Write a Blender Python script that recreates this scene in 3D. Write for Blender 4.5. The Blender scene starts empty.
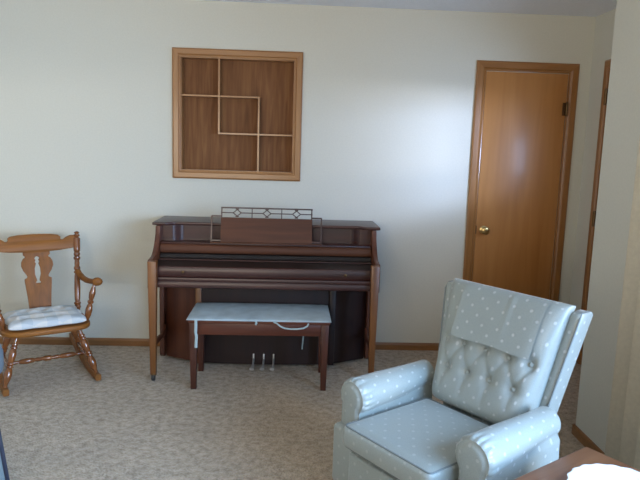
import bpy, bmesh, math, random
from mathutils import Vector, Matrix
random.seed(7)
S = bpy.context.scene
col = S.collection
PI = math.pi

# ------------------------------------------------------------------ camera
yaw, pit, rol = .0478, .1485, .0306
F0 = Vector((math.sin(yaw), math.cos(yaw), 0)); R0 = Vector((math.cos(yaw), -math.sin(yaw), 0)); U0 = Vector((0, 0, 1))
FW = F0*math.cos(pit) - U0*math.sin(pit); UP = U0*math.cos(pit) + F0*math.sin(pit)
RT = R0*math.cos(rol) + UP*math.sin(rol); UP2 = -R0*math.sin(rol) + UP*math.cos(rol)
cd = bpy.data.cameras.new('camera'); cam = bpy.data.objects.new('camera', cd); col.objects.link(cam)
cd.sensor_fit = 'HORIZONTAL'; cd.sensor_width = 36; cd.lens = 36*614.45/640; cd.clip_start = .05
M = Matrix(((RT.x, UP2.x, -FW.x), (RT.y, UP2.y, -FW.y), (RT.z, UP2.z, -FW.z))).to_4x4()
M.translation = Vector((.1266, -4.3975, 1.4741))
cam.matrix_world = M
S.camera = cam

# ------------------------------------------------------------------ light
S.view_settings.view_transform = 'Standard'; S.view_settings.look = 'None'
S.view_settings.gamma = 1; S.view_settings.use_curve_mapping = False
S.view_settings.exposure = 0.0
w = bpy.data.worlds.new('world'); S.world = w; w.use_nodes = True
bg = w.node_tree.nodes['Background']; bg.inputs[0].default_value = (.55, .72, 1, 1); bg.inputs[1].default_value = 0.15

def area(name, loc, target, sx, sy, power, color, spread=180):
    ld = bpy.data.lights.new(name, 'AREA'); ld.shape = 'RECTANGLE'; ld.size = sx; ld.size_y = sy
    ld.energy = power; ld.color = color; ld.spread = math.radians(spread)
    o = bpy.data.objects.new(name, ld); col.objects.link(o)
    o.location = loc
    o.rotation_euler = (Vector(target) - Vector(loc)).to_track_quat('-Z', 'Y').to_euler()
    return o
area('window_daylight', (1.80, -3.9, 1.15), (-1.2, -2.2, .0), 1.8, 1.4, 74, (.37, .62, 1.0), 95)
area('low_sky_light', (5.5, -5.6, 1.75), (-2.0, -1.0, 1.3), 2.0, .35, 25, (1.0, .91, .80), 60)
area('hall_window_light', (2.29, -1.28, 1.66), (1.05, -.02, 1.42), .48, .45, 5.5, (.44, .64, 1.0), 80)
area('hall_sky_light', (3.5, -2.9, 1.92), (1.0, 0, 1.4), .9, .25, 18, (.48, .63, 1.0), 60)
area('rear_window_light', (-1.0, -5.72, 1.5), (-.7, 0, 1.8), 1.8, 1.2, 10, (1.0, .80, .50), 170)
area('added_ceiling_fill', (-1.0, -5.3, 1.5), (-.9, -4, 2.44), 1.8, 1.2, 45, (1.0, .92, .81), 120)  # warm fill added behind the camera, bounced off the ceiling; no real fixture

# ------------------------------------------------------------------ materials
def new_mat(name):
    m = bpy.data.materials.new(name); m.use_nodes = True
    nt = m.node_tree; b = nt.nodes['Principled BSDF']
    return m, nt, b
def N(nt, t, **k):
    n = nt.nodes.new(t)
    for a, v in k.items(): setattr(n, a, v)
    return n
def ramp(nt, fac, stops):
    r = N(nt, 'ShaderNodeValToRGB'); e = r.color_ramp.elements
    while len(e) < len(stops): e.new(.5)
    for i, (p, c) in enumerate(stops):
        e[i].position = p; e[i].color = (*c, 1)
    nt.links.new(fac, r.inputs[0]); return r.outputs[0]
def bump(nt, b, h, strength, dist=.01):
    n = N(nt, 'ShaderNodeBump'); n.inputs['Strength'].default_value = strength; n.inputs['Distance'].default_value = dist
    nt.links.new(h, n.inputs['Height']); nt.links.new(n.outputs[0], b.inputs['Normal'])
def wood(name, c1, c2, axis='x', rough=.35, scale=1.0, coat=0.0, c3=None, spec=.5):
    m, nt, b = new_mat(name)
    tc = N(nt, 'ShaderNodeTexCoord'); mp = N(nt, 'ShaderNodeMapping')
    s = {'x': (1.2, 16, 16), 'y': (16, 1.2, 16), 'z': (16, 16, 1.2)}[axis]
    mp.inputs['Scale'].default_value = tuple(v*scale for v in s)
    nt.links.new(tc.outputs['Object'], mp.inputs['Vector'])
    n1 = N(nt, 'ShaderNodeTexNoise'); n1.inputs['Scale'].default_value = 1.6; n1.inputs['Detail'].default_value = 6
    n1.inputs['Distortion'].default_value = .6
    nt.links.new(mp.outputs[0], n1.inputs['Vector'])
    stops = [(.30, c1), (.70, c2)] if c3 is None else [(.28, c1), (.5, c3), (.72, c2)]
    c = ramp(nt, n1.outputs[0], stops)
    nt.links.new(c, b.inputs['Base Color'])
    b.inputs['Roughness'].default_value = rough; b.inputs['Coat Weight'].default_value = coat
    b.inputs['Coat Roughness'].default_value = .15; b.inputs['Specular IOR Level'].default_value = spec
    bump(nt, b, n1.outputs[0], .06, .004)
    return m
def paint(name, c, rough=.75, bs=.04, scale=90):
    m, nt, b = new_mat(name)
    tc = N(nt, 'ShaderNodeTexCoord')
    n = N(nt, 'ShaderNodeTexNoise'); n.inputs['Scale'].default_value = scale; n.inputs['Detail'].default_value = 3
    nt.links.new(tc.outputs['Object'], n.inputs['Vector'])
    k = ramp(nt, n.outputs[0], [(.3, tuple(v*.97 for v in c)), (.7, tuple(min(1, v*1.02) for v in c))])
    nt.links.new(k, b.inputs['Base Color']); b.inputs['Roughness'].default_value = rough
    bump(nt, b, n.outputs[0], bs*3, .003)
    return m
def simple(name, c, rough=.5, metal=0, noise=.04, scale=40):
    m, nt, b = new_mat(name)
    tc = N(nt, 'ShaderNodeTexCoord'); n = N(nt, 'ShaderNodeTexNoise'); n.inputs['Scale'].default_value = scale
    nt.links.new(tc.outputs['Object'], n.inputs['Vector'])
    k = ramp(nt, n.outputs[0], [(.3, tuple(v*(1-noise) for v in c)), (.7, tuple(min(1, v*(1+noise)) for v in c))])
    nt.links.new(k, b.inputs['Base Color']); b.inputs['Roughness'].default_value = rough; b.inputs['Metallic'].default_value = metal
    return m
def dotted_fabric(name, base, dot, rough, pitch=.074, rad=.095):
    m, nt, b = new_mat(name)
    uv = N(nt, 'ShaderNodeUVMap'); uv.uv_map = 'UVMap'
    sc = N(nt, 'ShaderNodeVectorMath', operation='SCALE'); sc.inputs['Scale'].default_value = 1/pitch
    nt.links.new(uv.outputs[0], sc.inputs[0])
    def lattice(off):
        a = N(nt, 'ShaderNodeVectorMath', operation='ADD'); a.inputs[1].default_value = (off, off, 0); nt.links.new(sc.outputs[0], a.inputs[0])
        f = N(nt, 'ShaderNodeVectorMath', operation='FRACTION'); nt.links.new(a.outputs[0], f.inputs[0])
        s = N(nt, 'ShaderNodeVectorMath', operation='SUBTRACT'); s.inputs[1].default_value = (.5, .5, 0); nt.links.new(f.outputs[0], s.inputs[0])
        l = N(nt, 'ShaderNodeVectorMath', operation='LENGTH'); nt.links.new(s.outputs[0], l.inputs[0]); return l.outputs['Value']
    mn = N(nt, 'ShaderNodeMath', operation='MINIMUM'); nt.links.new(lattice(0), mn.inputs[0]); nt.links.new(lattice(.5), mn.inputs[1])
    mr = N(nt, 'ShaderNodeMapRange'); mr.inputs['From Min'].default_value = rad*.65; mr.inputs['From Max'].default_value = rad*1.1
    mr.inputs['To Min'].default_value = 1; mr.inputs['To Max'].default_value = 0; nt.links.new(mn.outputs[0], mr.inputs['Value'])
    tc = N(nt, 'ShaderNodeTexCoord'); nz = N(nt, 'ShaderNodeTexNoise'); nz.inputs['Scale'].default_value = 260; nz.inputs['Detail'].default_value = 2
    nt.links.new(tc.outputs['Object'], nz.inputs['Vector'])
    c0 = ramp(nt, nz.outputs[0], [(.3, tuple(v*.93 for v in base)), (.7, tuple(v*1.05 for v in base))])
    mx = N(nt, 'ShaderNodeMix', data_type='RGBA'); nt.links.new(mr.outputs[0], mx.inputs['Factor'])
    nt.links.new(c0, mx.inputs['A']); mx.inputs['B'].default_value = (*dot, 1)
    nt.links.new(mx.outputs['Result'], b.inputs['Base Color'])
    b.inputs['Roughness'].default_value = rough; b.inputs['Specular IOR Level'].default_value = .6
    b.inputs['Sheen Weight'].default_value = .25; b.inputs['Sheen Roughness'].default_value = .4
    ad = N(nt, 'ShaderNodeMath', operation='MULTIPLY_ADD'); ad.inputs[1].default_value = .25
    nt.links.new(nz.outputs[0], ad.inputs[0]); nt.links.new(mr.outputs[0], ad.inputs[2])
    bump(nt, b, ad.outputs[0], .25, .002)
    return m

WALL = paint('wall_paint', (.66, .64, .55))
CEIL = paint('ceiling_paint', (.86, .90, .97), .85, .12, 60)
MAHO = wood('mahogany_dark', (.030, .0095, .008), (.062, .018, .013), 'x', .36, 1.0, .12)
MAHOV = wood('mahogany_upright', (.075, .022, .011), (.125, .038, .016), 'z', .42, 1.0, .05)
MAHOR = wood('mahogany_red', (.075, .026, .012), (.115, .040, .018), 'x', .6, 1.0, 0, spec=.3)
MAHOLEG = wood('walnut_leg', (.15, .052, .013), (.22, .080, .020), 'z', .4, 1.0, .15)
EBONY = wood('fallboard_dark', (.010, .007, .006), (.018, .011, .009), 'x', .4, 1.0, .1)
SHADEP = wood('lower_case_shaded', (.013, .0055, .005), (.024, .008, .0065), 'z', .5)  # piano wood with the shade below the keybed put into its colour
BENCHW = wood('bench_wood', (.085, .022, .012), (.15, .040, .018), 'x', .38, 1, .15)
BENCHL = wood('bench_leg_wood', (.060, .018, .011), (.10, .03, .016), 'z', .4, 1, .1)
DOORW = wood('honey_birch_door', (.40, .165, .042), (.50, .225, .064), 'z', .42, .55, .12, spec=.5)
TRIMW = wood('oak_trim', (.27, .115, .030), (.36, .16, .048), 'z', .3, 1.2, .4)
TRIMH = wood('oak_trim_horizontal', (.27, .115, .030), (.36, .16, .048), 'x', .3, 1.2, .4)
BASEW = wood('oak_baseboard', (.22, .095, .030), (.30, .135, .045), 'x', .4, 1.2, .1)
BOXW = wood('oak_shadow_box', (.29, .125, .036), (.38, .175, .055), 'x', .35, 1.4, .25)
BOXV = wood('oak_shadow_box_upright', (.29, .125, .036), (.38, .175, .055), 'z', .35, 1.4, .25)
BOXB = wood('oak_ply_back', (.14, .056, .019), (.25, .115, .042), 'z', .65, 1.6, c3=(.20, .083, .030), spec=.25)
ROCK = wood('maple_rocker', (.18, .064, .011), (.29, .108, .018), 'x', .5, 1.3, .0, spec=.3)
ROCKV = wood('maple_rocker_upright', (.16, .056, .011), (.25, .092, .018), 'z', .5, 1.3, 0, spec=.22)
ROCKT = wood('maple_rocker_turned', (.14, .045, .013), (.24, .078, .019), 'z', .2, 1.3, .5)
TABLEW = wood('end_table_top', (.17, .065, .028), (.26, .11, .050), 'y', .4, 1.0, .2)
BRASS = simple('aged_brass', (.62, .45, .20), .28, 1)
HINGE = simple('dark_bronze', (.16, .10, .05), .4, 1)
STEEL = simple('dull_nickel', (.72, .70, .66), .45, .8)
BLACK = simple('dark_rubber', (.03, .03, .03), .5)
SATIN = dotted_fabric('satin_dotted_fabric', (.32, .36, .345), (.48, .51, .50), .34)
SATIN2 = dotted_fabric('satin_dotted_fabric_cushion', (.32, .36, .345), (.41, .44, .425), .42)
PIPE = simple('fabric_piping', (.20, .23, .235), .6)
PADB = simple('pale_blue_pad', (.42, .50, .53), .75, noise=.12, scale=14)
TIE = simple('pale_blue_tie', (.38, .47, .48), .85)
PLATE = simple('white_glaze', (.88, .88, .90), .25, noise=.01)
CURT = simple('beige_curtain', (.58, .53, .42), .9, noise=.05, scale=60)
POUF = simple('slate_fabric', (.13, .16, .19), .9)
NAVY = simple('navy_edging', (.008, .012, .030), .6)
PALEB = PALEP = simple('pale_blue_panel', (.13, .17, .19), .8)
PLASTIC = simple('dark_plinth', (.05, .035, .03), .6)

def carpet():
    m, nt, b = new_mat('beige_carpet')
    tc = N(nt, 'ShaderNodeTexCoord')
    n1 = N(nt, 'ShaderNodeTexNoise'); n1.inputs['Scale'].default_value = 26; n1.inputs['Detail'].default_value = 7; n1.inputs['Roughness'].default_value = .75
    n2 = N(nt, 'ShaderNodeTexVoronoi'); n2.inputs['Scale'].default_value = 95
    n3 = N(nt, 'ShaderNodeTexNoise'); n3.inputs['Scale'].default_value = 2.2; n3.inputs['Detail'].default_value = 3
    for n in (n1, n2, n3): nt.links.new(tc.outputs['Object'], n.inputs['Vector'])
    c1 = ramp(nt, n1.outputs[0], [(.36, (.33, .25, .17)), (.50, (.51, .41, .30)), (.64, (.64, .53, .41))])
    c3 = ramp(nt, n3.outputs[0], [(.3, (.90, .90, .90)), (.7, (1.05, 1.04, 1.02))])
    mx = N(nt, 'ShaderNodeMix', data_type='RGBA', blend_type='MULTIPLY'); mx.inputs['Factor'].default_value = 1
    nt.links.new(c1, mx.inputs['A']); nt.links.new(c3, mx.inputs['B']); nt.links.new(mx.outputs['Result'], b.inputs['Base Color'])
    b.inputs['Roughness'].default_value = 1; b.inputs['Specular IOR Level'].default_value = .1; b.inputs['Sheen Weight'].default_value = .2
    ad = N(nt, 'ShaderNodeMath', operation='ADD'); nt.links.new(n1.outputs[0], ad.inputs[0]); nt.links.new(n2.outputs[0], ad.inputs[1])
    bump(nt, b, ad.outputs[0], .7, .012)
    return m
CARPET = carpet()
def plaid():
    m, nt, b = new_mat('tufted_plaid_pad')
    tc = N(nt, 'ShaderNodeTexCoord')
    sx = N(nt, 'ShaderNodeSeparateXYZ'); nt.links.new(tc.outputs['Object'], sx.inputs[0])
    def stripe(o, f, ph):
        a = N(nt, 'ShaderNodeMath', operation='MULTIPLY_ADD'); a.inputs[1].default_value = f; a.inputs[2].default_value = ph; nt.links.new(o, a.inputs[0])
        s = N(nt, 'ShaderNodeMath', operation='SINE'); nt.links.new(a.outputs[0], s.inputs[0])
        g = N(nt, 'ShaderNodeMath', operation='GREATER_THAN'); g.inputs[1].default_value = .15; nt.links.new(s.outputs[0], g.inputs[0]); return g.outputs[0]
    a = N(nt, 'ShaderNodeMath', operation='ADD'); nt.links.new(stripe(sx.outputs[0], 45, .6), a.inputs[0]); nt.links.new(stripe(sx.outputs[1], 45, 1.2), a.inputs[1])
    h = N(nt, 'ShaderNodeMath', operation='MULTIPLY'); h.inputs[1].default_value = .5; nt.links.new(a.outputs[0], h.inputs[0])
    c = ramp(nt, h.outputs[0], [(.1, (.62, .61, .58)), (.5, (.52, .55, .56)), (.9, (.41, .46, .49))])
    nt.links.new(c, b.inputs['Base Color']); b.inputs['Roughness'].default_value = .9
    return m
PLAID = plaid()

# ------------------------------------------------------------------ mesh helpers
class MB:
    def __init__(s): s.bm = bmesh.new(); s.uv = s.bm.loops.layers.uv.new('UVMap'); s.keep = set()
    def box(s, x0, x1, y0, y1, z0, z1, bev=0, seg=2, fn=None):
        t = bmesh.new()
        bmesh.ops.create_cube(t, size=1)
        for v in t.verts: v.co = Vector((x0+(x1-x0)*(v.co.x+.5), y0+(y1-y0)*(v.co.y+.5), z0+(z1-z0)*(v.co.z+.5)))
        if fn:
            for v in t.verts: v.co = Vector(fn(*v.co))
        if bev: bmesh.ops.bevel(t, geom=list(t.edges), offset=bev, segments=seg, affect='EDGES', profile=.5)
        s.add(t); return s
    def add(s, t):
        mp = {}
        for v in t.verts: mp[v] = s.bm.verts.new(v.co)
        for f in t.faces:
            try: s.bm.faces.new([mp[v] for v in f.verts])
            except ValueError: pass
        t.free()
    def prism(s, poly, axis, a, b, bev=0, seg=2):
        t = bmesh.new()
        def P(p, q): return {'x': (q, p[0], p[1]), 'y': (p[0], q, p[1]), 'z': (p[0], p[1], q)}[axis]
        va = [t.verts.new(P(p, a)) for p in poly]; vb = [t.verts.new(P(p, b)) for p in poly]
        n = len(poly)
        t.faces.new(va); t.faces.new(vb[::-1])
        for i in range(n): t.faces.new([va[i], vb[i], vb[(i+1) % n], va[(i+1) % n]])
        bmesh.ops.recalc_face_normals(t, faces=t.faces)
        if bev:
            bmesh.ops.bevel(t, geom=[e for e in t.edges if (e.verts[0] in va) == (e.verts[1] in va)], offset=bev, segments=seg, affect='EDGES', profile=.5)
        s.add(t); return s
    def lathe(s, prof, p0, p1, n=20):
        """prof: list of (t 0..1 along the axis, radius)"""
        p0 = Vector(p0); p1 = Vector(p1); d = (p1-p0); q = d.to_track_quat('Z', 'Y'); L = d.length
        rings = []
        for t, r in prof:
            rings.append([s.bm.verts.new(p0 + q @ Vector((r*math.cos(2*PI*k/n), r*math.sin(2*PI*k/n), t*L))) for k in range(n)])
        for a, b in zip(rings, rings[1:]):
            for k in range(n): s.bm.faces.new([a[k], a[(k+1) % n], b[(k+1) % n], b[k]])
        s.bm.faces.new(rings[0][::-1]); s.bm.faces.new(rings[-1]); return s
    def tube(s, path, r, n=10, closed=False, flat=1.0, upv=(0, 0, 1)):
        P = [Vector(p) for p in path]; rings = []
        m = len(P)
        for i, p in enumerate(P):
            a = P[(i-1) % m] if closed or i else P[0]; b = P[(i+1) % m] if closed or i < m-1 else P[-1]
            t = (b-a).normalized(); u = Vector(upv)
            sdir = t.cross(u)
            if sdir.length < 1e-4: sdir = t.cross(Vector((1, 0, 0)))
            sdir.normalize(); u = sdir.cross(t)
            rr = r(i/(m-1)) if callable(r) else r
            rings.append([s.bm.verts.new(p + sdir*rr*math.cos(2*PI*k/n) + u*rr*flat*math.sin(2*PI*k/n)) for k in range(n)])
        pairs = list(zip(rings, rings[1:])) + ([(rings[-1], rings[0])] if closed else [])
        for a, b in pairs:
            for k in range(n): s.bm.faces.new([a[k], a[(k+1) % n], b[(k+1) % n], b[k]])
        if not closed: s.bm.faces.new(rings[0][::-1]); s.bm.faces.new(rings[-1])
        return s
    def grid(s, fn, nu, nv, uvf=None, closed_u=False):
        V = [[s.bm.verts.new(fn(i/nu, j/nv)) for j in range(nv+1)] for i in range(nu if closed_u else nu+1)]
        for i in range(nu):
            for j in range(nv):
                i2 = (i+1) % nu if closed_u else i+1
                f = s.bm.faces.new([V[i][j], V[i2][j], V[i2][j+1], V[i][j+1]])
                if uvf:
                    s.keep.add(f)
                    for l, (a, b) in zip(f.loops, ((i, j), (i+1, j), (i+1, j+1), (i, j+1))): l[s.uv].uv = uvf(a/nu, b/nv)
        return V
    def build(s, name, mat, parent=None, smooth=35, loc=None, merge=False):
        bm = s.bm
        if merge: bmesh.ops.remove_doubles(bm, verts=bm.verts, dist=1e-5)
        bmesh.ops.recalc_face_normals(bm, faces=bm.faces)
        for f in bm.faces:
            if f in s.keep: continue
            n = f.normal; ax = max(range(3), key=lambda k: abs(n[k]))
            for l in f.loops:
                c = l.vert.co
                l[s.uv].uv = ((c.y, c.z), (c.x, c.z), (c.x, c.y))[ax]
        me = bpy.data.meshes.new(name); 
        if smooth:
            for f in bm.faces: f.smooth = True
            for e in bm.edges:
                if len(e.link_faces) == 2 and e.calc_face_angle(0) > math.radians(smooth): e.smooth = False
        bm.to_mesh(me); bm.free()
        me.materials.append(mat)
        o = bpy.data.objects.new(name, me); col.objects.link(o)
        if parent: o.parent = parent
        if loc: o.location = loc
        return o

def thing(name, label, cat, loc=(0, 0, 0), rz=0, group=None):
    o = bpy.data.objects.new(name, None); col.objects.link(o); o.empty_display_size = .1
    o.location = loc; o.rotation_euler = (0, 0, rz); o['label'] = label; o['category'] = cat
    if group: o['group'] = group
    return o
def tag(o, label, cat, group=None):
    o['label'] = label; o['category'] = cat
    if group: o['group'] = group
    return o
def struct(o): o['kind'] = 'structure'; return o
def sstep(a, b, x):
    t = min(1, max(0, (x-a)/(b-a))); return t*t*(3-2*t)
def shape_curve(name, outlines, depth, bev, mat, parent, xform):
    """a flat sawn board with holes: 2D outlines extruded, then mapped by xform"""
    cu = bpy.data.curves.new(name, 'CURVE'); cu.dimensions = '2D'; cu.fill_mode = 'BOTH'; cu.extrude = depth; cu.bevel_depth = bev; cu.bevel_resolution = 2
    for pts in outlines:
        sp = cu.splines.new('POLY'); sp.points.add(len(pts)-1); sp.use_cyclic_u = True
        for p, q in zip(sp.points, pts): p.co = (q[0], q[1], 0, 1)
    tmp = bpy.data.objects.new(name+'_curve', cu)
    me = bpy.data.meshes.new_from_object(tmp)
    bpy.data.objects.remove(tmp); bpy.data.curves.remove(cu)
    for v in me.vertices: v.co = Vector(xform(*v.co))
    bm = bmesh.new(); bm.from_mesh(me); bmesh.ops.remove_doubles(bm, verts=bm.verts, dist=1e-5); bmesh.ops.recalc_face_normals(bm, faces=bm.faces)
    for f in bm.faces: f.smooth = True
    for e in bm.edges:
        if len(e.link_faces) == 2 and e.calc_face_angle(0) > .6: e.smooth = False
    bm.to_mesh(me); bm.free()
    me.materials.clear(); me.materials.append(mat); me.name = name
    o = bpy.data.objects.new(name, me); col.objects.link(o)
    if parent: o.parent = parent
    return o

# ------------------------------------------------------------------ the room
XL, XS, XN, YN, YF, H = -2.62, 2.223, 1.668, -1.362, -5.9, 2.44
struct(MB().box(XL-.12, XS+.12, YF-.12, .14, -.1, 0).build('floor', CARPET, smooth=0))
struct(MB().box(XL-.12, XS+.12, YF-.12, .14, H, H+.1).build('ceiling', CEIL, smooth=0))
# shadow box recess in the back wall
BX0, BX1, BZ0, BZ1 = -.715, .182, 1.235, 2.124
ix0, ix1, iz0, iz1 = BX0+.05, BX1-.05, BZ0+.05, BZ1-.05
m = MB()
m.box(XL-.12, ix0, 0, .12, 0, H); m.box(ix1, XS+.12, 0, .12, 0, H)
m.box(ix0, ix1, 0, .12, 0, iz0); m.box(ix0, ix1, 0, .12, iz1, H)
struct(m.build('wall_back', WALL, smooth=0))
struct(MB().box(XL-.12, XL, YF, 0, 0, H).build('wall_left', WALL, smooth=0))
m = MB(); HY0, HY1, HZ0, HZ1 = -1.75, -1.02, 1.42, 1.90
m.box(XS, XS+.12, HY1, 0, 0, H); m.box(XS, XS+.12, -2.1, HY0, 0, H); m.box(XS, XS+.12, HY0, HY1, 0, HZ0); m.box(XS, XS+.12, HY0, HY1, HZ1, H)
struct(m.build('wall_side', WALL, smooth=0))
m = MB()
WY0, WY1, WZ0, WZ1 = -5.20, -2.35, .35, 1.90
m.box(XN, XN+.12, WY1, YN, 0, H); m.box(XN, XN+.12, YF, WY0, 0, H)
m.box(XN, XN+.12, WY0, WY1, 0, WZ0); m.box(XN, XN+.12, WY0, WY1, WZ1, H)
struct(m.build('wall_right', WALL, smooth=0))
struct(MB().box(XN+.12, XS+.12, -2.22, -2.1, 0, H).build('wall_hall_end', WALL, smooth=0))
m = MB()
m.box(XL, -2.0, YF-.12, YF, 0, H); m.box(0, XN, YF-.12, YF, 0, H); m.box(-2.0, 0, YF-.12, YF, 0, .6); m.box(-2.0, 0, YF-.12, YF, 2.05, H)
struct(m.build('wall_front', WALL, smooth=0))
def window_frame(name, f):
    r = bpy.data.objects.new(name, None); col.objects.link(r); struct(r); f(r); return r
def wf1(r):
    m = MB(); x0, x1 = XN+.03, XN+.09
    m.box(x0, x1, WY0, WY0+.05, WZ0, WZ1); m.box(x0, x1, WY1-.05, WY1, WZ0, WZ1); m.box(x0, x1, WY0+.05, WY1-.05, WZ0, WZ0+.05); m.box(x0, x1, WY0+.05, WY1-.05, WZ1-.05, WZ1)
    m.box(x0, x1, -3.80, -3.75, WZ0+.05, WZ1-.05)
    m.build('window_frame', TRIMW, r)
window_frame('window_1', wf1)
def wf2(r):
    m = MB(); y0, y1 = YF-.09, YF-.03
    m.box(-2.0, -1.95, y0, y1, .6, 2.05); m.box(-.05, 0, y0, y1, .6, 2.05); m.box(-1.95, -.05, y0, y1, .6, .65); m.box(-1.95, -.05, y0, y1, 2.0, 2.05); m.box(-1.02, -.98, y0, y1, .65, 2.0)
    m.build('window_frame', TRIMW, r)
window_frame('window_2', wf2)
def wf3(r):
    m = MB(); x0, x1 = XS+.075, XS+.115
    m.box(x0, x1, HY0, HY0+.02, HZ0, HZ1); m.box(x0, x1, HY1-.02, HY1, HZ0, HZ1); m.box(x0, x1, HY0+.02, HY1-.02, HZ0, HZ0+.02); m.box(x0, x1, HY0+.02, HY1-.02, HZ1-.02, HZ1)
    m.build('window_frame', TRIMW, r)
window_frame('window_3', wf3)

# baseboards (a small rounded top edge)
def base_profile(t): return [(0, 0), (t, 0), (t, .040), (t*.55, .053), (0, .055)]
DX0, DX1 = 1.400, 2.133
def baseb(name, a, b, axis, off, sgn):
    m = MB(); pr = base_profile(.012)
    if axis == 'x': m.prism([(off+sgn*p[0], p[1]) for p in pr], 'x', a, b)
    else: m.prism([(off+sgn*p[0], p[1]) for p in pr], 'y', a, b)
    return struct(m.build(name, BASEW, smooth=0))
baseb('baseboard_back', XL, DX0, 'x', 0, -1)
baseb('baseboard_back_corner', DX1, XS, 'x', 0, -1)
baseb('baseboard_left', YF, -.012, 'y', XL, 1)
baseb('baseboard_right', YF, YN, 'y', XN, -1)
baseb('baseboard_side', -.225, -.012, 'y', XS, -1)
struct(MB().box(XN-.012, XN+.12, YN, YN+.012, 0, .055).build('baseboard_corner', BASEW, smooth=0))

# door 1: flat slab in an oak casing
def casing(m, a0, a1, ztop, wdt, put):
    pass
r = bpy.data.objects.new('door_1', None); col.objects.link(r); struct(r)
DT = 2.115; CW = .057
def trim_pts(w_): return [(0, 0), (0, -.012), (w_*.18, -.019), (w_*.80, -.019), (w_*.93, -.012), (w_, -.010), (w_, 0)]
def mitred(x0, x1, zt, put, parent, back=False):
    secs = trim_pts(CW)
    for nm, ends, mt in (('casing', [(lambda a: (x0+a, 0)), (lambda a: (x0+a, zt-a))], TRIMW), ('casing', [(lambda a: (x1-a, 0)), (lambda a: (x1-a, zt-a))], TRIMW), ('head_casing', [(lambda a: (x0+a, zt-a)), (lambda a: (x1-a, zt-a))], TRIMH)):
        m = MB(); V = [[m.bm.verts.new(put(*e(a), b)) for a, b in secs] for e in ends]; n = len(secs)
        for i in range(n): m.bm.faces.new([V[0][i], V[0][(i+1) % n], V[1][(i+1) % n], V[1][i]])
        m.bm.faces.new(V[0]); m.bm.faces.new(V[1][::-1])
        m.build(nm, mt, parent, smooth=30)
mitred(DX0, DX1, DT, lambda x, z, b: (x, b, z), r)
jl, jr, jt = DX0+CW, DX1-CW, DT-CW
MB().box(jl, jl+.012, -.012, -.0005, 0, jt, .002).build('door_jamb', TRIMW, r)
MB().box(jr-.012, jr, -.012, -.0005, 0, jt, .002).build('door_jamb', TRIMW, r)
MB().box(jl+.012, jr-.012, -.012, -.0005, jt-.012, jt, .002).build('door_jamb', TRIMH, r)
MB().box(jl+.015, jr-.015, -.0065, -.0005, .012, jt-.015, .001).build('door_slab', DOORW, r)
kx, kz = jl+.072, .920
k = MB().lathe([(0, .030), (.06, .031), (.13, .026), (.16, .012), (.45, .011), (.55, .020), (.68, .029), (.85, .030), (.96, .022), (1, .008)], (kx, -.006, kz), (kx, -.066, kz)).build('door_knob', BRASS, r)
MB().box(jl+.0125, jl+.0175, -.0135, -.006, kz-.03, kz+.03).build('strike_plate', HINGE, r)
for hz in (1.80, .28):
    h = MB().lathe([(0, .004), (.02, .007), (.05, .009), (.34, .009), (.345, .0075), (.36, .009), (.64, .009), (.655, .0075), (.67, .009), (.95, .009), (.98, .007), (1, .004)], (jr-.012, -.017, hz-.05), (jr-.012, -.017, hz+.05)).build('hinge', HINGE, r)
    h2 = MB().box(jr-.040, jr-.012, -.0085, -.0065, hz-.045, hz+.045).build('hinge_leaf', HINGE, h)
# door 2 on the side wall
r = bpy.data.objects.new('door_2', None); col.objects.link(r); struct(r)
y0 = -.215
mitred(y0, y0-.92, DT, lambda y, z, b: (XS+b, 2*y0-y if False else y, z), r) if False else mitred(-y0, -y0+.76, DT, lambda y, z, b: (XS+b, -y, z), r)
MB().box(XS-.006, XS-.0005, y0-.685, y0-.075, .012, DT-CW-.015).build('door_slab', DOORW, r)
for hz in (1.87, 1.05, .28):
    MB().lathe([(0, .005), (.05, .010), (.95, .010), (1, .005)], (XS-.018, y0-.066, hz-.055), (XS-.018, y0-.066, hz+.055)).build('hinge', HINGE, r)

# ------------------------------------------------------------------ shadow box
t = thing('shadow_box', 'square oak shadow box set in the wall above the piano, with pinwheel dividers', 'shadow box', ((BX0+BX1)/2, 0, (BZ0+BZ1)/2))
hw, hh = (BX1-BX0)/2, (BZ1-BZ0)/2
fw = .058
def rail(horizontal, sgn):
    m = MB()
    # mitred moulding: trapezoid in plan, stepped section
    secs = [(0, -.001), (0, -.014), (.010, -.022), (.040, -.022), (.046, -.016), (fw, -.013), (fw, -.001)]
    V = []
    for e in (-1, 1):
        ring = []
        for a, y in secs:
            if horizontal: p = (e*(hw-a), y, sgn*(hh-a))
            else: p = (sgn*(hw-a), y, e*(hh-a))
            ring.append(m.bm.verts.new(p))
        V.append(ring)
    n = len(secs)
    for i in range(n): m.bm.faces.new([V[0][i], V[0][(i+1) % n], V[1][(i+1) % n], V[1][i]])
    m.bm.faces.new(V[0]); m.bm.faces.new(V[1][::-1])
    return m
for sgn in (-1, 1):
    rail(True, sgn).build('frame_rail', BOXW, t, smooth=20)
    rail(False, sgn).build('frame_stile', BOXV, t, smooth=20)
jx, jz = hw-.052, hh-.052; bd = .085
MB().box(-jx, jx, bd, bd+.006, -jz, jz).build('back_panel', BOXB, t, smooth=0)
m = MB(); m.box(-jx, -jx+.010, 0, bd, -jz, jz); m.box(jx-.010, jx, 0, bd, -jz, jz)
m.box(-jx+.010, jx-.010, 0, bd, -jz, -jz+.010); m.box(-jx+.010, jx-.010, 0, bd, jz-.010, jz); m.build('box_lining', BOXV, t, smooth=0)
sx = (2*jx-.02)/3; v1 = -jx+.01+sx*.995; v2 = jx-.01-sx*.93; h1 = jz-.01-sx*.98; h2 = -jz+.01+sx*1.0
th = .0055
MB().box(v1-th, v1+th, .002, bd, h2-th, jz-.01).build('divider', BOXV, t, smooth=0)
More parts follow.
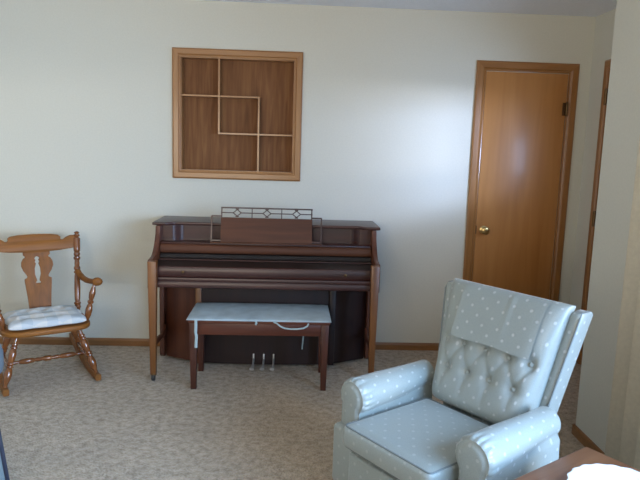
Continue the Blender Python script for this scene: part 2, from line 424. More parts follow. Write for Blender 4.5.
MB().box(v2-th, v2+th, .002, bd, -jz+.01, h1+th).build('divider', BOXV, t, smooth=0)
m = MB(); m.box(-jx+.01, v1-th, .002, bd, h1-th, h1+th); m.box(v1+th, v2-th, .002, bd, h1-th, h1+th); m.build('divider', BOXW, t, smooth=0)
m = MB(); m.box(v1+th, v2-th, .002, bd, h2-th, h2+th); m.box(v2+th, jx-.01, .002, bd, h2-th, h2+th); m.build('divider', BOXW, t, smooth=0)

# ------------------------------------------------------------------ piano
PX = -.030
p = thing('piano', 'dark mahogany upright piano with a fretwork music stand against the wall', 'piano', (PX, 0, 0))
def front_curve(half, yc, ye):
    """plan of the front, bowed out into a pilaster at both ends"""
    pts = []
    for k in range(9): pts.append((-half + .0*k, 0)) if False else None
    R_ = [(half, ye)] + [(half-.075+.0*k, ye) for k in range(1)]
    for k in range(1, 9):
        a = k/8*PI; R_.append((half-.075-.075*k/8, ye+(yc-ye)*(1-math.cos(a))/2))
    L_ = [(-x, y) for x, y in R_]
    return L_, R_
L_, R_ = front_curve(.745, -.355, -.395)
lid = [(-.745, -.018)] + L_ + R_[::-1] + [(.745, -.018)]
MB().prism(lid, 'z', .947, .967, .006, 3).build('lid', MAHO, p)
L_, R_ = front_curve(.700, -.330, -.372)
MB().prism([(-.700, -.020)] + L_ + R_[::-1] + [(.700, -.020)], 'z', .845, .947).build('upper_panel', MAHO, p, smooth=60)
MB().box(-.685, .685, -.435, -.0205, .833, .8455, .004).build('ledge', MAHO, p)
# fallboard: rounded red front edge above a dark folded lid
m = MB(); m.prism([(-.40, .833), (-.440, .833), (-.452, .822), (-.456, .80), (-.452, .782), (-.44, .775), (-.40, .775)], 'x', -.682, .682)
m.build('fallboard', MAHOR, p, smooth=50)
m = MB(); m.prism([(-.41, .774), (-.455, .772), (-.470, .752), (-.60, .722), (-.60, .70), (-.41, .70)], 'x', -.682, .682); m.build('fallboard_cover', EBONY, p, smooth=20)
MB().tube([(-.68, -.512, .7455), (.68, -.512, .7455)], .004, 8).build('fallboard_hinge', MAHO, p)
m = MB(); m.prism([(-.60, .655), (-.618, .655), (-.622, .665), (-.622, .705), (-.616, .718), (-.60, .722)], 'x', -.682, .682); ks = m.build('key_slip', MAHO, p, smooth=50)
for kx_ in (-.505, .505):
    MB().lathe([(0, .004), (.35, .004), (.5, .008), (.8, .0095), (.95, .007), (1, .003)], (kx_, -.620, .690), (kx_, -.642, .690), 14).build('fallboard_knob', HINGE, ks)
m = MB(); m.prism([(-.02, .585), (-.615, .585), (-.634, .592), (-.637, .612), (-.630, .628), (-.634, .640), (-.630, .652), (-.60, .655), (-.02, .655)], 'x', -.685, .685); m.build('keybed', MAHO, p, smooth=40)
for s in (-1, 1):
    cur = [(-.665, .59), (-.665, .752), (-.655, .764), (-.61, .768)]
    for k in range(9):
        a = k/8; cur.append((-.59+.155*a, .772+.125*a**2.1))
    cur += [(-.425, .947), (-.02, .947), (-.02, .03), (-.30, .03), (-.33, .05), (-.33, .585)]
    x0, x1 = sorted((s*.687, s*.717))
    MB().prism(cur, 'x', x0, x1, .003, 2).build('side_panel', MAHOV, p, smooth=50)
    # tapered leg
    def tp(x, y, z, s=s):
        k = sstep(.70, .04, z) if z < .70 else 0
        k = (.757-z)/.757
        cx, cy = s*.684, -.672
        return (cx+(x-cx)*(1-.36*k), cy+(y-cy)*(1-.36*k), z)
    m = MB(); m.box(s*.684-.026, s*.684+.026, -.698, -.6455, .045, .762, .003, 2, tp)
    lg = m.build('leg', MAHOLEG, p)
    c = MB(); c.lathe([(0, .019), (.15, .023), (.85, .023), (1, .019)], (s*.684-.010, -.675, .023), (s*.684+.010, -.675, .023), 18)
    c.build('caster_wheel', BLACK, lg)
    c = MB(); c.lathe([(0, .020), (.5, .018), (1, .015)], (s*.684, -.672, .040), (s*.684, -.672, .062), 14); c.build('caster_ferrule', HINGE, lg)
    MB().prism([(-.655, .215), (-.655, .250), (-.60, .252), (-.42, .225), (-.33, .262), (-.33, .195), (-.42, .200), (-.60, .213)], 'x', s*.684-.011, s*.684+.011, .002).build('toe_rail', MAHOV, p, smooth=50)
# lower case, wings angled back to the sides
def xs(x): return x
m = MB(); m.prism([(-.686, -.03), (-.686, -.262), (-.445, -.385), (-.445, -.03)], 'z', .02, .584); m.build('lower_side_panel', MAHOV, p, smooth=20)
m = MB(); m.prism([(.686, -.03), (.445, -.03), (.445, -.385), (.686, -.262)], 'z', .02, .584); m.build('lower_side_panel', SHADEP, p, smooth=20)  # shaded copy of the left panel's wood
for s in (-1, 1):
    MB().box(s*.445-.020, s*.445+.020, -.415, -.37, .02, .584, .004).build('pilaster', MAHOLEG if s < 0 else SHADEP, p)  # right pilaster takes the wood darkened for shade
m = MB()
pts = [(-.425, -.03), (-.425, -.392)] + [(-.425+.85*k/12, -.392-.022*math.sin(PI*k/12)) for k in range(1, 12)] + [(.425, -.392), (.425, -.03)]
m.prism(pts, 'z', .02, .584); m.build('lower_panel', SHADEP, p, smooth=40)
for k, dx in enumerate((-.076, -.008, .058)):
    pts = [(dx, -.405, .060), (dx, -.425, .060), (dx, -.445, .054), (dx, -.462, .042), (dx-.001, -.480, .031), (dx-.003, -.500, .027), (dx-.006, -.520, .026)]
    MB().tube(pts, lambda q: .006+.010*sstep(.5, 1, q), 12, flat=.6).build('pedal', STEEL, p)
    MB().box(dx-.005, dx+.005, -.4175, -.410, .035, .095, .002).build('pedal_plate', STEEL, p)
# music stand, leaning back
def lean(x, z): return (x, -.428+(z-.85)*.16, z)
def bar(m, x0, z0, x1, z1, wd=.004, dp=.005):
    a, b = Vector((x0, z0)), Vector((x1, z1)); d = (b-a).normalized()*wd*.3; n = Vector((-d.y, d.x)).normalized()*wd
    a = a-d; b = b+d
    q = [a+n, b+n, b-n, a-n]
    vs = []
    for dy in (-dp, dp):
        vs.append([m.bm.verts.new((lean(c.x, c.y)[0], lean(c.x, c.y)[1]+dy, c.y)) for c in q])
    m.bm.faces.new(vs[0]); m.bm.faces.new(vs[1][::-1])
    for i in range(4): m.bm.faces.new([vs[0][i], vs[0][(i+1) % 4], vs[1][(i+1) % 4], vs[1][i]])
sx0, sx1 = -.300, .293
m = MB(); zz = [(sx0, .853), (sx1, .853), (sx1, 1.010), (sx0, 1.010)]
vs = [[m.bm.verts.new((lean(x, z)[0], lean(x, z)[1]+dy, z)) for x, z in zz] for dy in (-.006, .006)]
m.bm.faces.new(vs[0]); m.bm.faces.new(vs[1][::-1])
for i in range(4): m.bm.faces.new([vs[0][i], vs[0][(i+1) % 4], vs[1][(i+1) % 4], vs[1][i]])
ms = m.build('music_stand', MAHOR, p, smooth=0)
m = MB()
for x in (sx0+.004, sx1-.004): bar(m, x, 1.010, x, 1.073)
bar(m, sx0, 1.073, sx1, 1.073, .0045, .006)
zc = 1.041; dc = [sx0+(sx1-sx0)*f for f in (.175, .5, .825)]; dw, dh = .026, .021
for c in dc:
    for a, b in (((c-dw, zc), (c, zc+dh)), ((c, zc+dh), (c+dw, zc)), ((c+dw, zc), (c, zc-dh)), ((c, zc-dh), (c-dw, zc))): bar(m, *a, *b, .003)
    bar(m, c-.010, zc+dh+.003, c+.010, zc+dh+.003, .003); bar(m, c-.010, zc-dh-.003, c+.010, zc-dh-.003, .003)
for a, b in ((sx0, dc[0]-dw), (dc[0]+dw, dc[1]-dw), (dc[1]+dw, dc[2]-dw), (dc[2]+dw, sx1)): bar(m, a, zc, b, zc, .003)
for c in ((dc[0]+dc[1])/2, (dc[1]+dc[2])/2): bar(m, c, 1.010, c, 1.073, .003)
m.build('fretwork', MAHO, ms, smooth=0)
for s, a, b in ((-1, sx0-.060, sx0), (1, sx1, sx1+.060)):
    m = MB(); o_ = a if s < 0 else b
    bar(m, o_, .853, o_, 1.018, .0045); bar(m, a, 1.018, b, 1.018, .0045); bar(m, a, .862, b, .862, .0045)
    m.build('stand_wing', MAHO, ms, smooth=0)
MB().box(sx0-.066, sx1+.066, -.450, -.415, .8465, .8535, .002).build('stand_ledge', MAHOR, ms)

# ------------------------------------------------------------------ piano bench with a pad
b = thing('piano_bench', 'dark mahogany piano bench under a pale blue pad in front of the piano', 'bench', (-.05, -.64, 0))
hx, hy = .425, .180
MB().box(-hx, hx, -hy, hy, .418, .438, .005, 3).build('bench_top', BENCHW, b)
for sx_ in (-1, 1):
    for sy in (-1, 1):
        def tp(x, y, z, sx_=sx_, sy=sy):
            k = (.418-z)/.418; cx, cy = sx_*(hx-.030), sy*(hy-.028)
            return (cx+(x-cx)*(1-.30*k), cy+(y-cy)*(1-.30*k), z)
        cx, cy = sx_*(hx-.030), sy*(hy-.028)
        MB().box(cx-.024, cx+.024, cy-.024, cy+.024, 0, .4175, .003, 2, tp).build('leg', BENCHL, b)
for sy in (-1, 1):
    y = sy*(hy-.022); MB().box(-hx+.052, hx-.052, y-.009, y+.009, .345, .4175, .003).build('bench_rail', BENCHW, b)
for sx_ in (-1, 1):
    x = sx_*(hx-.026); MB().box(x-.009, x+.009, -hy+.050, hy-.050, .345, .4175, .003).build('bench_rail', BENCHW, b)
# pad
def pad_surface(hx, hy, z0, th, pillow=.6, nx=46, ny=24, wob=.0):
    m = MB()
    def top(u, v, side):
        x = math.sin((u-.5)*PI)*hx if True else 0; y = math.sin((v-.5)*PI)*hy
        e = max(0, (1-abs(x/hx)**3.2))*max(0, (1-abs(y/hy)**3.2))
        r = e**.30
        zz = z0 + th*.35 + (th*.65*r if side > 0 else -th*.35*r)
        if side > 0: zz += wob*math.sin(x*31+y*9)*math.sin(y*40-x*6)*r
        return (x, y, zz)
    m.grid(lambda u, v: top(u, v, 1), nx, ny); m.grid(lambda u, v: top(u, v, -1), nx, ny)
    return m
pd = thing('bench_pad', 'thin pale blue seat pad with loose ties lying on the piano bench', 'seat pad', (-.050, -.655, .4395))
pad_surface(.430, .200, 0, .024, wob=.0012).build('pad', PADB, pd, merge=True, smooth=60)
def ribbon(path, wd, name):
    m = MB(); P = [Vector(q) for q in path]
    for i, q in enumerate(P): pass
    m.tube(P, wd, 8, flat=.35, upv=(0, 1, 0)); return m.build(name, TIE, pd)
ribbon([(-.372, -.195, .010), (-.372, -.206, .003), (-.371, -.207, -.02), (-.373, -.208, -.06), (-.368, -.207, -.09), (-.371, -.208, -.145), (-.370, -.207, -.158)], .0085, 'tie')
pth = [(-.04+.0, -.197, .006)]
lp = [(.085, .006), (.105, .0), (.125, -.018), (.150, -.030), (.185, -.036), (.225, -.036), (.262, -.030), (.285, -.016), (.293, .002)]
ribbon([(x, -.205-.004*math.sin(i), z) for i, (x, z) in enumerate(lp)], .0050, 'tie')
ribbon([(-.02, -.197, .006), (-.015, -.207, -.002), (-.022, -.208, -.010)], .006, 'tie')
ribbon([(.275, .165, .006), (.283, .210, -.004), (.284, .212, -.08), (.278, .213, -.16), (.272, .214, -.24), (.268, .213, -.30)], .0045, 'tie')

# ------------------------------------------------------------------ rocking chair
RA = math.radians(30.3)
rc = thing('rocking_chair', 'maple rocking chair with turned legs and a cut-out vase splat, left of the piano', 'rocking chair', (-1.284, -.805, 0), RA)
def runz(y): return .012 + .19*(y-.20)**2 + .0
for s in (-1, 1):
    m = MB(); n = 26; rings = []
    for i in range(n+1):
        y = -.045 + .80*i/n; z = runz(y); hwid = .016; hh_ = .022 if i else .016
        zb = z-.012
        ring = [(s*.256-hwid, y, zb+.004), (s*.256-hwid*.7, y, zb), (s*.256+hwid*.7, y, zb), (s*.256+hwid, y, zb+.004), (s*.256+hwid, y, zb+.034), (s*.256+hwid*.7, y, zb+.040), (s*.256-hwid*.7, y, zb+.040), (s*.256-hwid, y, zb+.034)]
        rings.append([m.bm.verts.new(q) for q in ring])
    for a, c in zip(rings, rings[1:]):
        for k in range(8): m.bm.faces.new([a[k], a[(k+1) % 8], c[(k+1) % 8], c[k]])
    m.bm.faces.new(rings[0]); m.bm.faces.new(rings[-1][::-1])
    m.build('rocker', ROCK, rc, smooth=50)
turned = [(0, .011), (.06, .012), (.14, .020), (.24, .024), (.33, .019), (.36, .014), (.375, .021), (.395, .021), (.41, .015), (.43, .022), (.45, .022), (.465, .015), (.52, .019), (.62, .023), (.70, .019), (.725, .014), (.74, .021), (.76, .021), (.775, .014), (.80, .020), (.82, .020), (.84, .014), (.92, .013), (1, .012)]
for s in (-1, 1):
    MB().lathe(turned, (s*.256, .012, runz(.01)+.026), (s*.172, .095, .328)).build('leg', ROCKT, rc)
    MB().lathe(turned, (s*.256, .400, runz(.40)+.026), (s*.165, .345, .328)).build('leg', ROCKT, rc)
    MB().lathe([(0, .010), (.2, .014), (.35, .011), (.42, .017), (.58, .017), (.65, .011), (.8, .014), (1, .010)], (s*.226, .040, .135), (s*.226, .385, .135), 14).build('side_stretcher', ROCKT, rc)
st = [(0, .009), (.08, .013), (.14, .009), (.16, .015), (.24, .018), (.32, .015), (.34, .010), (.37, .014), (.44, .011), (.47, .017), (.53, .017), (.56, .011), (.63, .014), (.66, .010), (.68, .015), (.76, .018), (.84, .015), (.86, .009), (.92, .013), (1, .009)]
MB().lathe(st, (-.226, .16, .135), (.226, .16, .135), 14).build('cross_stretcher', ROCKT, rc)
# seat board
sp = []
for k in range(40):
    a = 2*PI*k/40; c, s_ = math.cos(a), math.sin(a)
    sp.append((.258*math.copysign(abs(c)**.45, c)*(1-.06*(s_ > 0)*s_), .245+.210*math.copysign(abs(s_)**.5, s_)))
MB().prism(sp, 'z', .318, .350, .010, 4).build('seat', ROCK, rc, smooth=60)
post = [(0, .014), (.03, .017), (.05, .022), (.065, .022), (.075, .016), (.095, .022), (.11, .022), (.12, .015), (.15, .018), (.28, .020), (.44, .018), (.47, .014), (.48, .021), (.50, .021), (.51, .014), (.53, .021), (.55, .021), (.565, .016), (.60, .017)]
for s in (-1, 1):
    pr = post + [(.64, .015), (.66, .022), (.68, .022), (.69, .015), (.71, .021), (.73, .021), (.745, .016), (.76, .021), (.80, .022), (.92, .0215), (.935, .013), (.95, .019), (.965, .020), (.975, .012), (.985, .014), (.99, .018), (1.0, .016), (1.012, .006)]
    MB().lathe(pr, (s*.235, .415, .345), (s*.270, .552, .860)).build('back_post', ROCKT, rc)
# crest rail and splat, sawn boards leaning with the posts
def backmap(x, z, q, bow=.018): return (x+(.012 if bow < .017 else .006), .428+(z-.37)*.26 + bow*(1-(x/.27)**2) + q, z)
ct = [(-.262, .765), (-.15, .750), (0, .742), (.15, .750), (.262, .765), (.262, .832), (.245, .838), (.222, .838), (.195, .826), (.175, .812), (.163, .812), (.155, .822), (.157, .833), (.145, .843), (.10, .850), (0, .853)]
ct += [(-x, z) for x, z in ct[:4:-1] if x > 0]
shape_curve('crest_rail', [ct], .008, .003, ROCK, rc, lambda x, y, q: backmap(x, y, q))
half = [(.062, .348), (.070, .46), (.080, .555), (.080, .572), (.066, .578), (.062, .588), (.067, .600), (.084, .625), (.095, .655), (.093, .680), (.082, .700), (.070, .708), (.070, .716), (.080, .726), (.080, .748)]
sl = [(.015, .542), (.016, .552), (.009, .560), (.012, .575), (.019, .60), (.018, .640), (.009, .668), (.016, .680), (.010, .690), (.017, .702), (.010, .712), (0, .716)]
slot = [(-x, z) for x, z in sl[::-1] if x > 0] + [(x, z) for x, z in sl]
slot = slot[::-1]
shape_curve('splat', [[(-x, z) for x, z in half] + half[::-1], slot], .005, .0015, ROCKV, rc, lambda x, y, q: backmap(x, y, q, .016))
for s in (-1, 1):
    P = []
    ctrl = [(s*.250, .462, .612), (s*.258, .445, .592), (s*.270, .40, .572), (s*.284, .33, .566), (s*.297, .25, .574), (s*.304, .185, .588), (s*.302, .14, .597), (s*.297, .105, .599)]
    for i in range(len(ctrl)-1):
        for k in range(5):
            a, c = Vector(ctrl[i]), Vector(ctrl[i+1]); P.append(a.lerp(c, k/5))
    P.append(Vector(ctrl[-1]))
    MB().tube(P, lambda q: .021+.012*sstep(.72, .88, q)-.014*sstep(.95, 1, q), 14, flat=.80).build('arm', ROCKV, rc, smooth=60)
    MB().lathe([(0, .010), (.06, .012), (.14, .019), (.28, .022), (.40, .017), (.44, .012), (.47, .019), (.51, .019), (.54, .012), (.60, .017), (.72, .020), (.84, .014), (.90, .010), (1, .010)], (s*.236, .150, .346), (s*.292, .160, .588)).build('arm_support', ROCKT, rc)
# tufted pad on the rocker
def rocker_pad():
    m = MB(); hx_, hy_ = .212, .168
    def F(u, v, side):
        x = math.sin((u-.5)*PI); y = math.sin((v-.5)*PI)
        r = (max(0, 1-abs(x)**4)*max(0, 1-abs(y)**4))**.35
        lob = 1+.035*math.cos(y*7.5)*(abs(x) > .8)+.0*y
        X, Y = x*hx_*lob, y*hy_*(1+.03*math.cos(x*8.5)*(abs(y) > .7))
        tuft = 0
        for tx in (-.5, 0, .5):
            for ty in (-.5, .05, .55): tuft += math.exp(-((x-tx)**2+(y-ty)**2)/.035)
        z = .024 + (.046*r - .020*tuft*r + .006*math.cos(x*12.5)*math.cos(y*9)*r if side > 0 else -.024*r)
        return (X, Y, z)
    m.grid(lambda u, v: F(u, v, 1), 56, 48); m.grid(lambda u, v: F(u, v, -1), 56, 48)
    return m
k = rocker_pad().build('chair_pad', PLAID, merge=True, smooth=70)
ca, sa = math.cos(RA), math.sin(RA)
k.location = (-1.284 - sa*.222, -.805 + ca*.222, .3505); k.rotation_euler = (0, 0, RA)
tag(k, 'puffy tufted pad in pale blue and white plaid on the rocking chair seat', 'seat pad')

# ------------------------------------------------------------------ armchair  (local x across, y towards the back)
CA = math.radians(35.3)-PI/2
ac = thing('armchair', 'pale blue satin armchair with white dots, rolled arms and a tufted back', 'armchair', (.48, -2.331, 0), CA)
# base, plinth and front panel
MB().box(-.22, .22, .12, .50, 0, .10, .01).build('plinth', PLASTIC, ac)
MB().box(-.240, .240, .075, .52, .09, .322, .012, 3).build('seat_base', SATIN2, ac)
for s in (-1, 1):
    x0, x1 = sorted((s*.245, s*.382)); MB().box(x0, x1, .070, .47, .085, .345, .020, 4).build('side_panel', SATIN2, ac)
MB().box(-.228, .228, .028, .073, .10, .292, .014, 4).build('front_panel', SATIN2, ac)
# seat cushion
def cushion():
    t_ = bmesh.new(); bmesh.ops.create_cube(t_, size=1)
    bmesh.ops.subdivide_edges(t_, edges=t_.edges, cuts=22, use_grid_fill=True)
    hx_, y0_, y1_, z0_, z1_ = .226, -.005, .475, .324, .418
    rr = .020
    for v in t_.verts:
        x, y, z = v.co*2
        X, Y, Z = x*hx_, (y0_+y1_)/2+y*(y1_-y0_)/2, (z0_+z1_)/2+z*(z1_-z0_)/2
        core = Vector((max(-hx_+rr, min(hx_-rr, X)), max(y0_+rr, min(y1_-rr, Y)), max(z0_+rr, min(z1_-rr, Z))))
        dlt = Vector((X, Y, Z))-core
        if dlt.length > 1e-6: dlt = dlt.normalized()*rr
        q = core+dlt
        cr = (1-x*x)*(1-y*y)
        q.z += (.020*cr if z > 0 else 0)*min(1, abs(z))
        if abs(z) < .99: q += Vector((0, -.010*(1-z*z), 0)) if y < -.99 else Vector((0, 0, 0))
        q.x += (.006*(1-z*z))*x if abs(x) > .99 else 0
        v.co = q
    m = MB(); m.add(t_); return m
sc_ = cushion().build('seat_cushion', SATIN2, ac, smooth=60)
def loop(z, hx_=.221, y0_=0.0, y1_=.47, r=.016):
    P = []
    for cx, cy, a0 in ((hx_-r, y1_-r, 0), (-hx_+r, y1_-r, PI/2), (-hx_+r, y0_+r, PI), (hx_-r, y0_+r, 3*PI/2)):
        for k in range(5):
            a = a0+k/4*PI/2; P.append((cx+r*math.cos(a), cy+r*math.sin(a), z))
    return P
MB().tube(loop(.4125), .0034, 8, closed=True).build('piping', PIPE, sc_)
MB().tube(loop(.3300), .0034, 8, closed=True).build('piping', PIPE, sc_)
# arms
def armprof(k):
    """outline of the arm section in (x, z) about the roll centre, k 0..1 round from the inner foot over the roll to the outer foot"""
    R = .073
    if k < .22: # inner wall
        q = k/.22; return (-.048-.004*math.sin(q*PI), -.37+q*.335)
    if k > .78:
        q = (k-.78)/.22; return (.058+.008*q, -.045-q*.325)
    q = (k-.22)/.56; a = math.radians(215) - q*math.radians(250)
    return (R*math.cos(a)*1.02, R*math.sin(a))
for s in (-1, 1):
    m = MB()
    def A(u, v, s=s):
        k = u; y = .105+.435*v
        x, z = armprof(k)
        ed = sstep(0, .06, v); fl = 1.02 - .26*sstep(.08, 1, v)
        sh = .90+.10*math.sqrt(max(0, 1-(1-min(1, v/.05))**2))
        if .22 <= k <= .78:
            pl = 1+.085*(abs(math.sin(k*58+.8*math.sin(k*23)))-.35)*(1-sstep(.03, .17, v))*sstep(0, .03, v)
            x *= fl*sh*pl; z *= fl*sh*pl
        roll_c = .468+.024*v
        return (s*(.305 + x*(1 if s > 0 else 1)), y, roll_c+z)
    def Aw(u, v, s=s):
        X, y, z = A(u, v); return (X, y, max(z, .09))
    Lp = .26*2+.56
    acc = [0]
    for k in range(144):
        (xa, za), (xb, zb) = armprof(k/144), armprof((k+1)/144); acc.append(acc[-1]+math.hypot(xb-xa, zb-za))
    m.grid(Aw, 144, 48, uvf=lambda u, v: (acc[min(144, int(round(u*144)))], v*.42))
    m.build('arm', SATIN, ac, smooth=75)
    # front facing of the arm
    m = MB()
    O_ = [A(k/72, 0) for k in range(73)]
    for layer in (0,):
        cx_, cz_ = s*.305, .470
        def Ff(u, v, O_=O_, cx_=cx_):
            q = O_[min(72, int(round(u*72)))]
            tz = max(.09, q[2]); mx = cx_ if tz > .43 else cx_
            mz = .470 if tz > .40 else tz
            f = v
            puff = .010*(1-f**4)-.006*math.exp(-((f-.86)/.07)**2)
            return (mx+(q[0]-mx)*f, .105-puff*1.0+.0, mz+(tz-mz)*f)
        m.grid(Ff, 72, 8, uvf=lambda u, v, O_=O_, Ff=Ff: (Ff(u, v)[0], Ff(u, v)[2]))
    m.build('arm_front', SATIN2, ac, smooth=75, merge=True)
# back frame and wings
def wing(s):
    m = MB()
    zs = [.40, .50, .60, .70, .80, .875, .887]
    rings = []
    def wd(z):
        k = (z-.50)/.385
        return .276+.056*k, .583+.090*k
    for z in zs:
        wo, df = wd(z)
        if z > .86: df += .002 if z < .88 else .007
        wi = wo-.052; db = wd(z)[1]+.085-(0 if z < .88 else .012)
        if z > .88: wo -= .003; wi += .004
        pts = [(wi, df+.012), (wi+.010, df+.002), (wi+.030, df-.003), (wo-.008, df), (wo, df+.010), (wo, db), (wi, db)]
        rings.append([m.bm.verts.new((s*x, y, z)) for x, y in pts])
    n = 7
    for a, c in zip(rings, rings[1:]):
        for k in range(n): m.bm.faces.new([a[k], a[(k+1) % n], c[(k+1) % n], c[k]])
    m.bm.faces.new(rings[0]); m.bm.faces.new(rings[-1][::-1])
    o = m.build('wing', SATIN, ac, smooth=60)
    P = [(s*(wd(z)[0]-.004), wd(z)[1]+.001, z) for z in [.48+.38*i/10 for i in range(11)]]
    P += [(s*(wd(.885)[0]-.010), wd(.885)[1]+.012, .886), (s*(wd(.885)[0]-.010), wd(.885)[1]+.070, .886)]
    MB().tube(P, .0042, 8, upv=(1, 0, 0)).build('piping', PIPE, o)
for s in (-1, 1): wing(s)
m = MB(); m.prism([(.50, .09), (.58, .40), (.655, .80), (.675, .872), (.70, .882), (.745, .868), (.67, .40), (.60, .09)], 'x', -.285, .285, .012, 3)
def tap(o):
    for v in o.data.vertices:
        k = (v.co.z-.40)/.5; v.co.x *= .78+.22*max(0, min(1, k))
o = m.build('back_frame', SATIN, ac, smooth=50); tap(o)
# tufted back cushion
BT = [(x, .300) for x in (-.165, -.055, .055, .165)] + [(x, .510) for x in (-.205, -.11, 0, .11, .205)]
Lb = .53
def hwid(s_): return .228 + .062*s_
def back_pt(x, s_, off=0, tuft=True):
    """x across, s_ 0..1 up the back cushion; off lifts a cover off it"""
    hw_ = hwid(s_)
    ex = max(0, 1-abs(x/hw_)**7); es = max(0, 1-abs((s_-.5)*2)**(9 if s_ > .5 else 16))
    T = (.136-.070*s_)*(ex*es)**.30
    T += .016*math.sin(PI*s_)*ex
    if tuft:
        d = 0
        for bx, bs in BT:
            r2 = ((x-bx)**2+((s_-bs)*Lb)**2)
            d += .016*math.exp(-r2/.0006) + .013*math.exp(-r2/.004)
        # soft folds running down from the buttons
        for bx, bs in BT[:4]: d += .004*math.exp(-((x-bx)/.012)**2)*sstep(bs, bs-.1, s_)*sstep(.05, .2, s_)
        for i, (bx, bs) in enumerate(BT[:4]):
            for sg in (-1, 1):
                # diagonal creases to the upper row
                xx = bx+sg*.055*(s_-bs)/.21
                if bs < s_ < .51: d += .0035*math.exp(-((x-xx)/.010)**2)
        T -= d*min(1, ex*es*1.5)
    else: T = max(T, 0)
    T += off
    by, bz = .575+.125*s_, .388+.520*s_
    return (x, by-.957*T, bz+.29*T)
m = MB()
def Bf(u, v): 
    s_ = .5+.5*math.sin((v-.5)*PI); hw_ = hwid(s_); x = hw_*(.35*math.sin((u-.5)*PI)+.65*(2*u-1)); return back_pt(x, s_)
def Bb(u, v):
    s_ = .5+.5*math.sin((v-.5)*PI); hw_ = hwid(s_); x = hw_*(.35*math.sin((u-.5)*PI)+.65*(2*u-1)); return (x, .575+.125*s_, .388+.520*s_)
m.grid(Bf, 110, 110, uvf=lambda u, v: (u*.55, v*.60)); m.grid(Bb, 110, 110)
bc = m.build('back_cushion', SATIN, ac, smooth=80, merge=True)
for bx, bs in BT:
    if bs > .5 and abs(bx) < .05: pass
    q = Vector(back_pt(bx, bs)); nrm = Vector((0, -.957, .29))
    MB().lathe([(0, .006), (.3, .0095), (.6, .010), (.85, .007), (1, .002)], q-nrm*.002, q+nrm*.009, 14).build('button', SATIN2, ac)
# head cover draped over the back
m = MB()
def Cv(u, v, off):
    x0c = .022 + (u-.5)*(.375+.02*v)
    s_ = .545+.47*v*.98
    s_ = min(s_, .988)
    x, y, z = back_pt(x0c, s_, off, tuft=False)
    z -= .003*math.sin(u*9)*(1-v)
    return (x, y-.004*math.exp(-((u-.62)/.03)**2)*v, z)
m.grid(lambda u, v: Cv(u, v, .0085), 48, 60, uvf=lambda u, v: (u*.375+.01, v*.25)); m.grid(lambda u, v: Cv(u, v, .0055), 48, 60, uvf=lambda u, v: (u*.375+.01, v*.25))
hcv = m.build('headrest_cover', SATIN, smooth=80)
hcv.location = (.48, -2.331, 0); hcv.rotation_euler = (0, 0, CA)
tag(hcv, 'pale blue dotted fabric cover draped over the top of the armchair back', 'headrest cover')

# ------------------------------------------------------------------ end table and dish
TA = math.radians(33)-PI/2
tcx, tcy = 1.145 + math.cos(TA)*.25 + math.sin(TA)*.35, -2.476 + math.sin(TA)*.25 - math.cos(TA)*.35
et = thing('end_table', 'brown wooden end table beside the armchair at the right', 'table', (tcx, tcy, 0), TA)
MB().box(-.25, .25, -.35, .35, .475, .500, .006, 4).build('tabletop', TABLEW, et)
MB().box(-.21, .21, -.31, .31, .415, .4745, .003).build('apron', TABLEW, et)
for x in (-.20, .20):
    for y in (-.295, .295): MB().box(x-.02, x+.02, y-.02, y+.02, 0, .4145, .004).build('leg', TABLEW, et)
m = MB(); nn_ = 96
def dish(u, v):
    a = 2*PI*u
    prof = [(0, .006), (.55, .006), (.66, .010), (.80, .020), (.90, .024), (.97, .027), (1.0, .026), (.985, .0215), (.90, .018), (.66, .003), (.60, .0), (0, 0)]
    i = v*(len(prof)-1); j = min(int(i), len(prof)-2); f = i-j
    r = prof[j][0]*(1-f)+prof[j+1][0]*f; z = prof[j][1]*(1-f)+prof[j+1][1]*f
    sc = 1+.018*math.cos(20*a)*sstep(.75, 1, r)
    return (.150*r*sc*math.cos(a), .150*r*sc*math.sin(a), z)
m.grid(dish, nn_, 44, closed_u=True)
o = m.build('plate', PLATE, smooth=60, merge=True, loc=(1.098, -2.795, .5005))
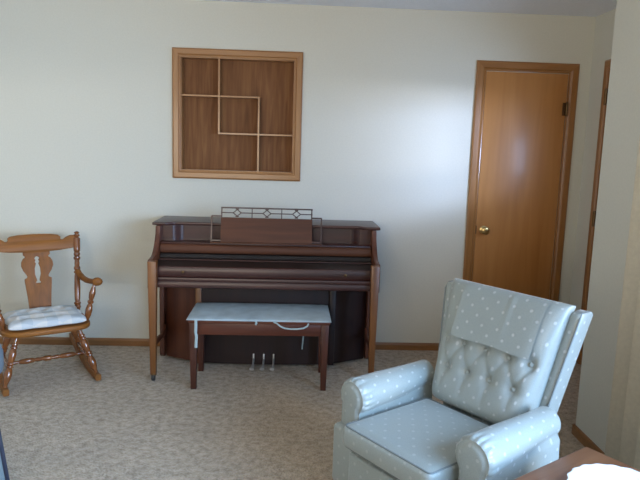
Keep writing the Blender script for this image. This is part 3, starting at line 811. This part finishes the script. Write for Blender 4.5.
tag(o, 'white plate with a scalloped rim on the end table', 'plate')

# ------------------------------------------------------------------ curtain beside the window
cu = thing('curtain', 'beige curtain hanging in folds against the right wall', 'curtain', (XN, 0, 0))
m = MB()
def cf(u, v):
    y = -1.775 - .40*u; ph = u*2*PI*3.5
    x = -.055 + .036*math.cos(ph)*(.75+.25*v) ; return (x, y+.008*math.sin(ph*2), 2.18-2.12*v)
def cb(u, v): x, y, z = cf(u, v); return (x+.003, y, z)
m.grid(cf, 120, 10); m.grid(cb, 120, 10); m.build('drape', CURT, cu, smooth=80)
MB().tube([(-.05, -1.76, 2.19), (-.05, -4.45, 2.19)], .010, 12).build('curtain_rod', HINGE, cu)
for y in (-1.79, -4.40): MB().box(-.05, 0, y-.006, y+.006, 2.182, 2.198).build('rod_bracket', HINGE, cu)

# ------------------------------------------------------------------ things cut by the left border
sl_ = thing('stool', 'round stool with a slate grey padded seat at the left border before the rocking chair', 'stool', (-1.424, -1.50, 0))
MB().lathe([(0, .150), (.08, .162), (.25, .168), (.7, .168), (.9, .158), (1, .13)], (0, 0, .335), (0, 0, .490), 40).build('seat', POUF, sl_, smooth=60)
MB().lathe([(0, .028), (.5, .024), (1, .028)], (0, 0, .030), (0, 0, .3349), 18).build('pedestal', BLACK, sl_)
MB().lathe([(0, .11), (.4, .11), (.8, .08), (1, .04)], (0, 0, 0), (0, 0, .0299), 30).build('base', BLACK, sl_)
pn = thing('standing_panel', 'pale blue panel with a navy edge standing on the carpet at the lower left border', 'panel', (-1.03, -1.93, 0), math.radians(35))
def shear(x, y, z): return (x-.10*z, y+.10*z, z)
MB().box(-.60, -.016, -.012, .012, .03, .36, 0, 2, shear).build('panel', PALEB, pn)
m = MB(); m.box(-.016, 0, -.018, .018, 0, .375, .004, 2, shear); m.build('edging', NAVY, pn)
m = MB(); m.box(-.60, -.016, -.018, .018, .36, .375, .003, 2, shear); m.build('edging', NAVY, pn)
m = MB(); m.box(-.60, -.016, -.018, .018, 0, .03, .003, 2, shear); m.build('edging', NAVY, pn)
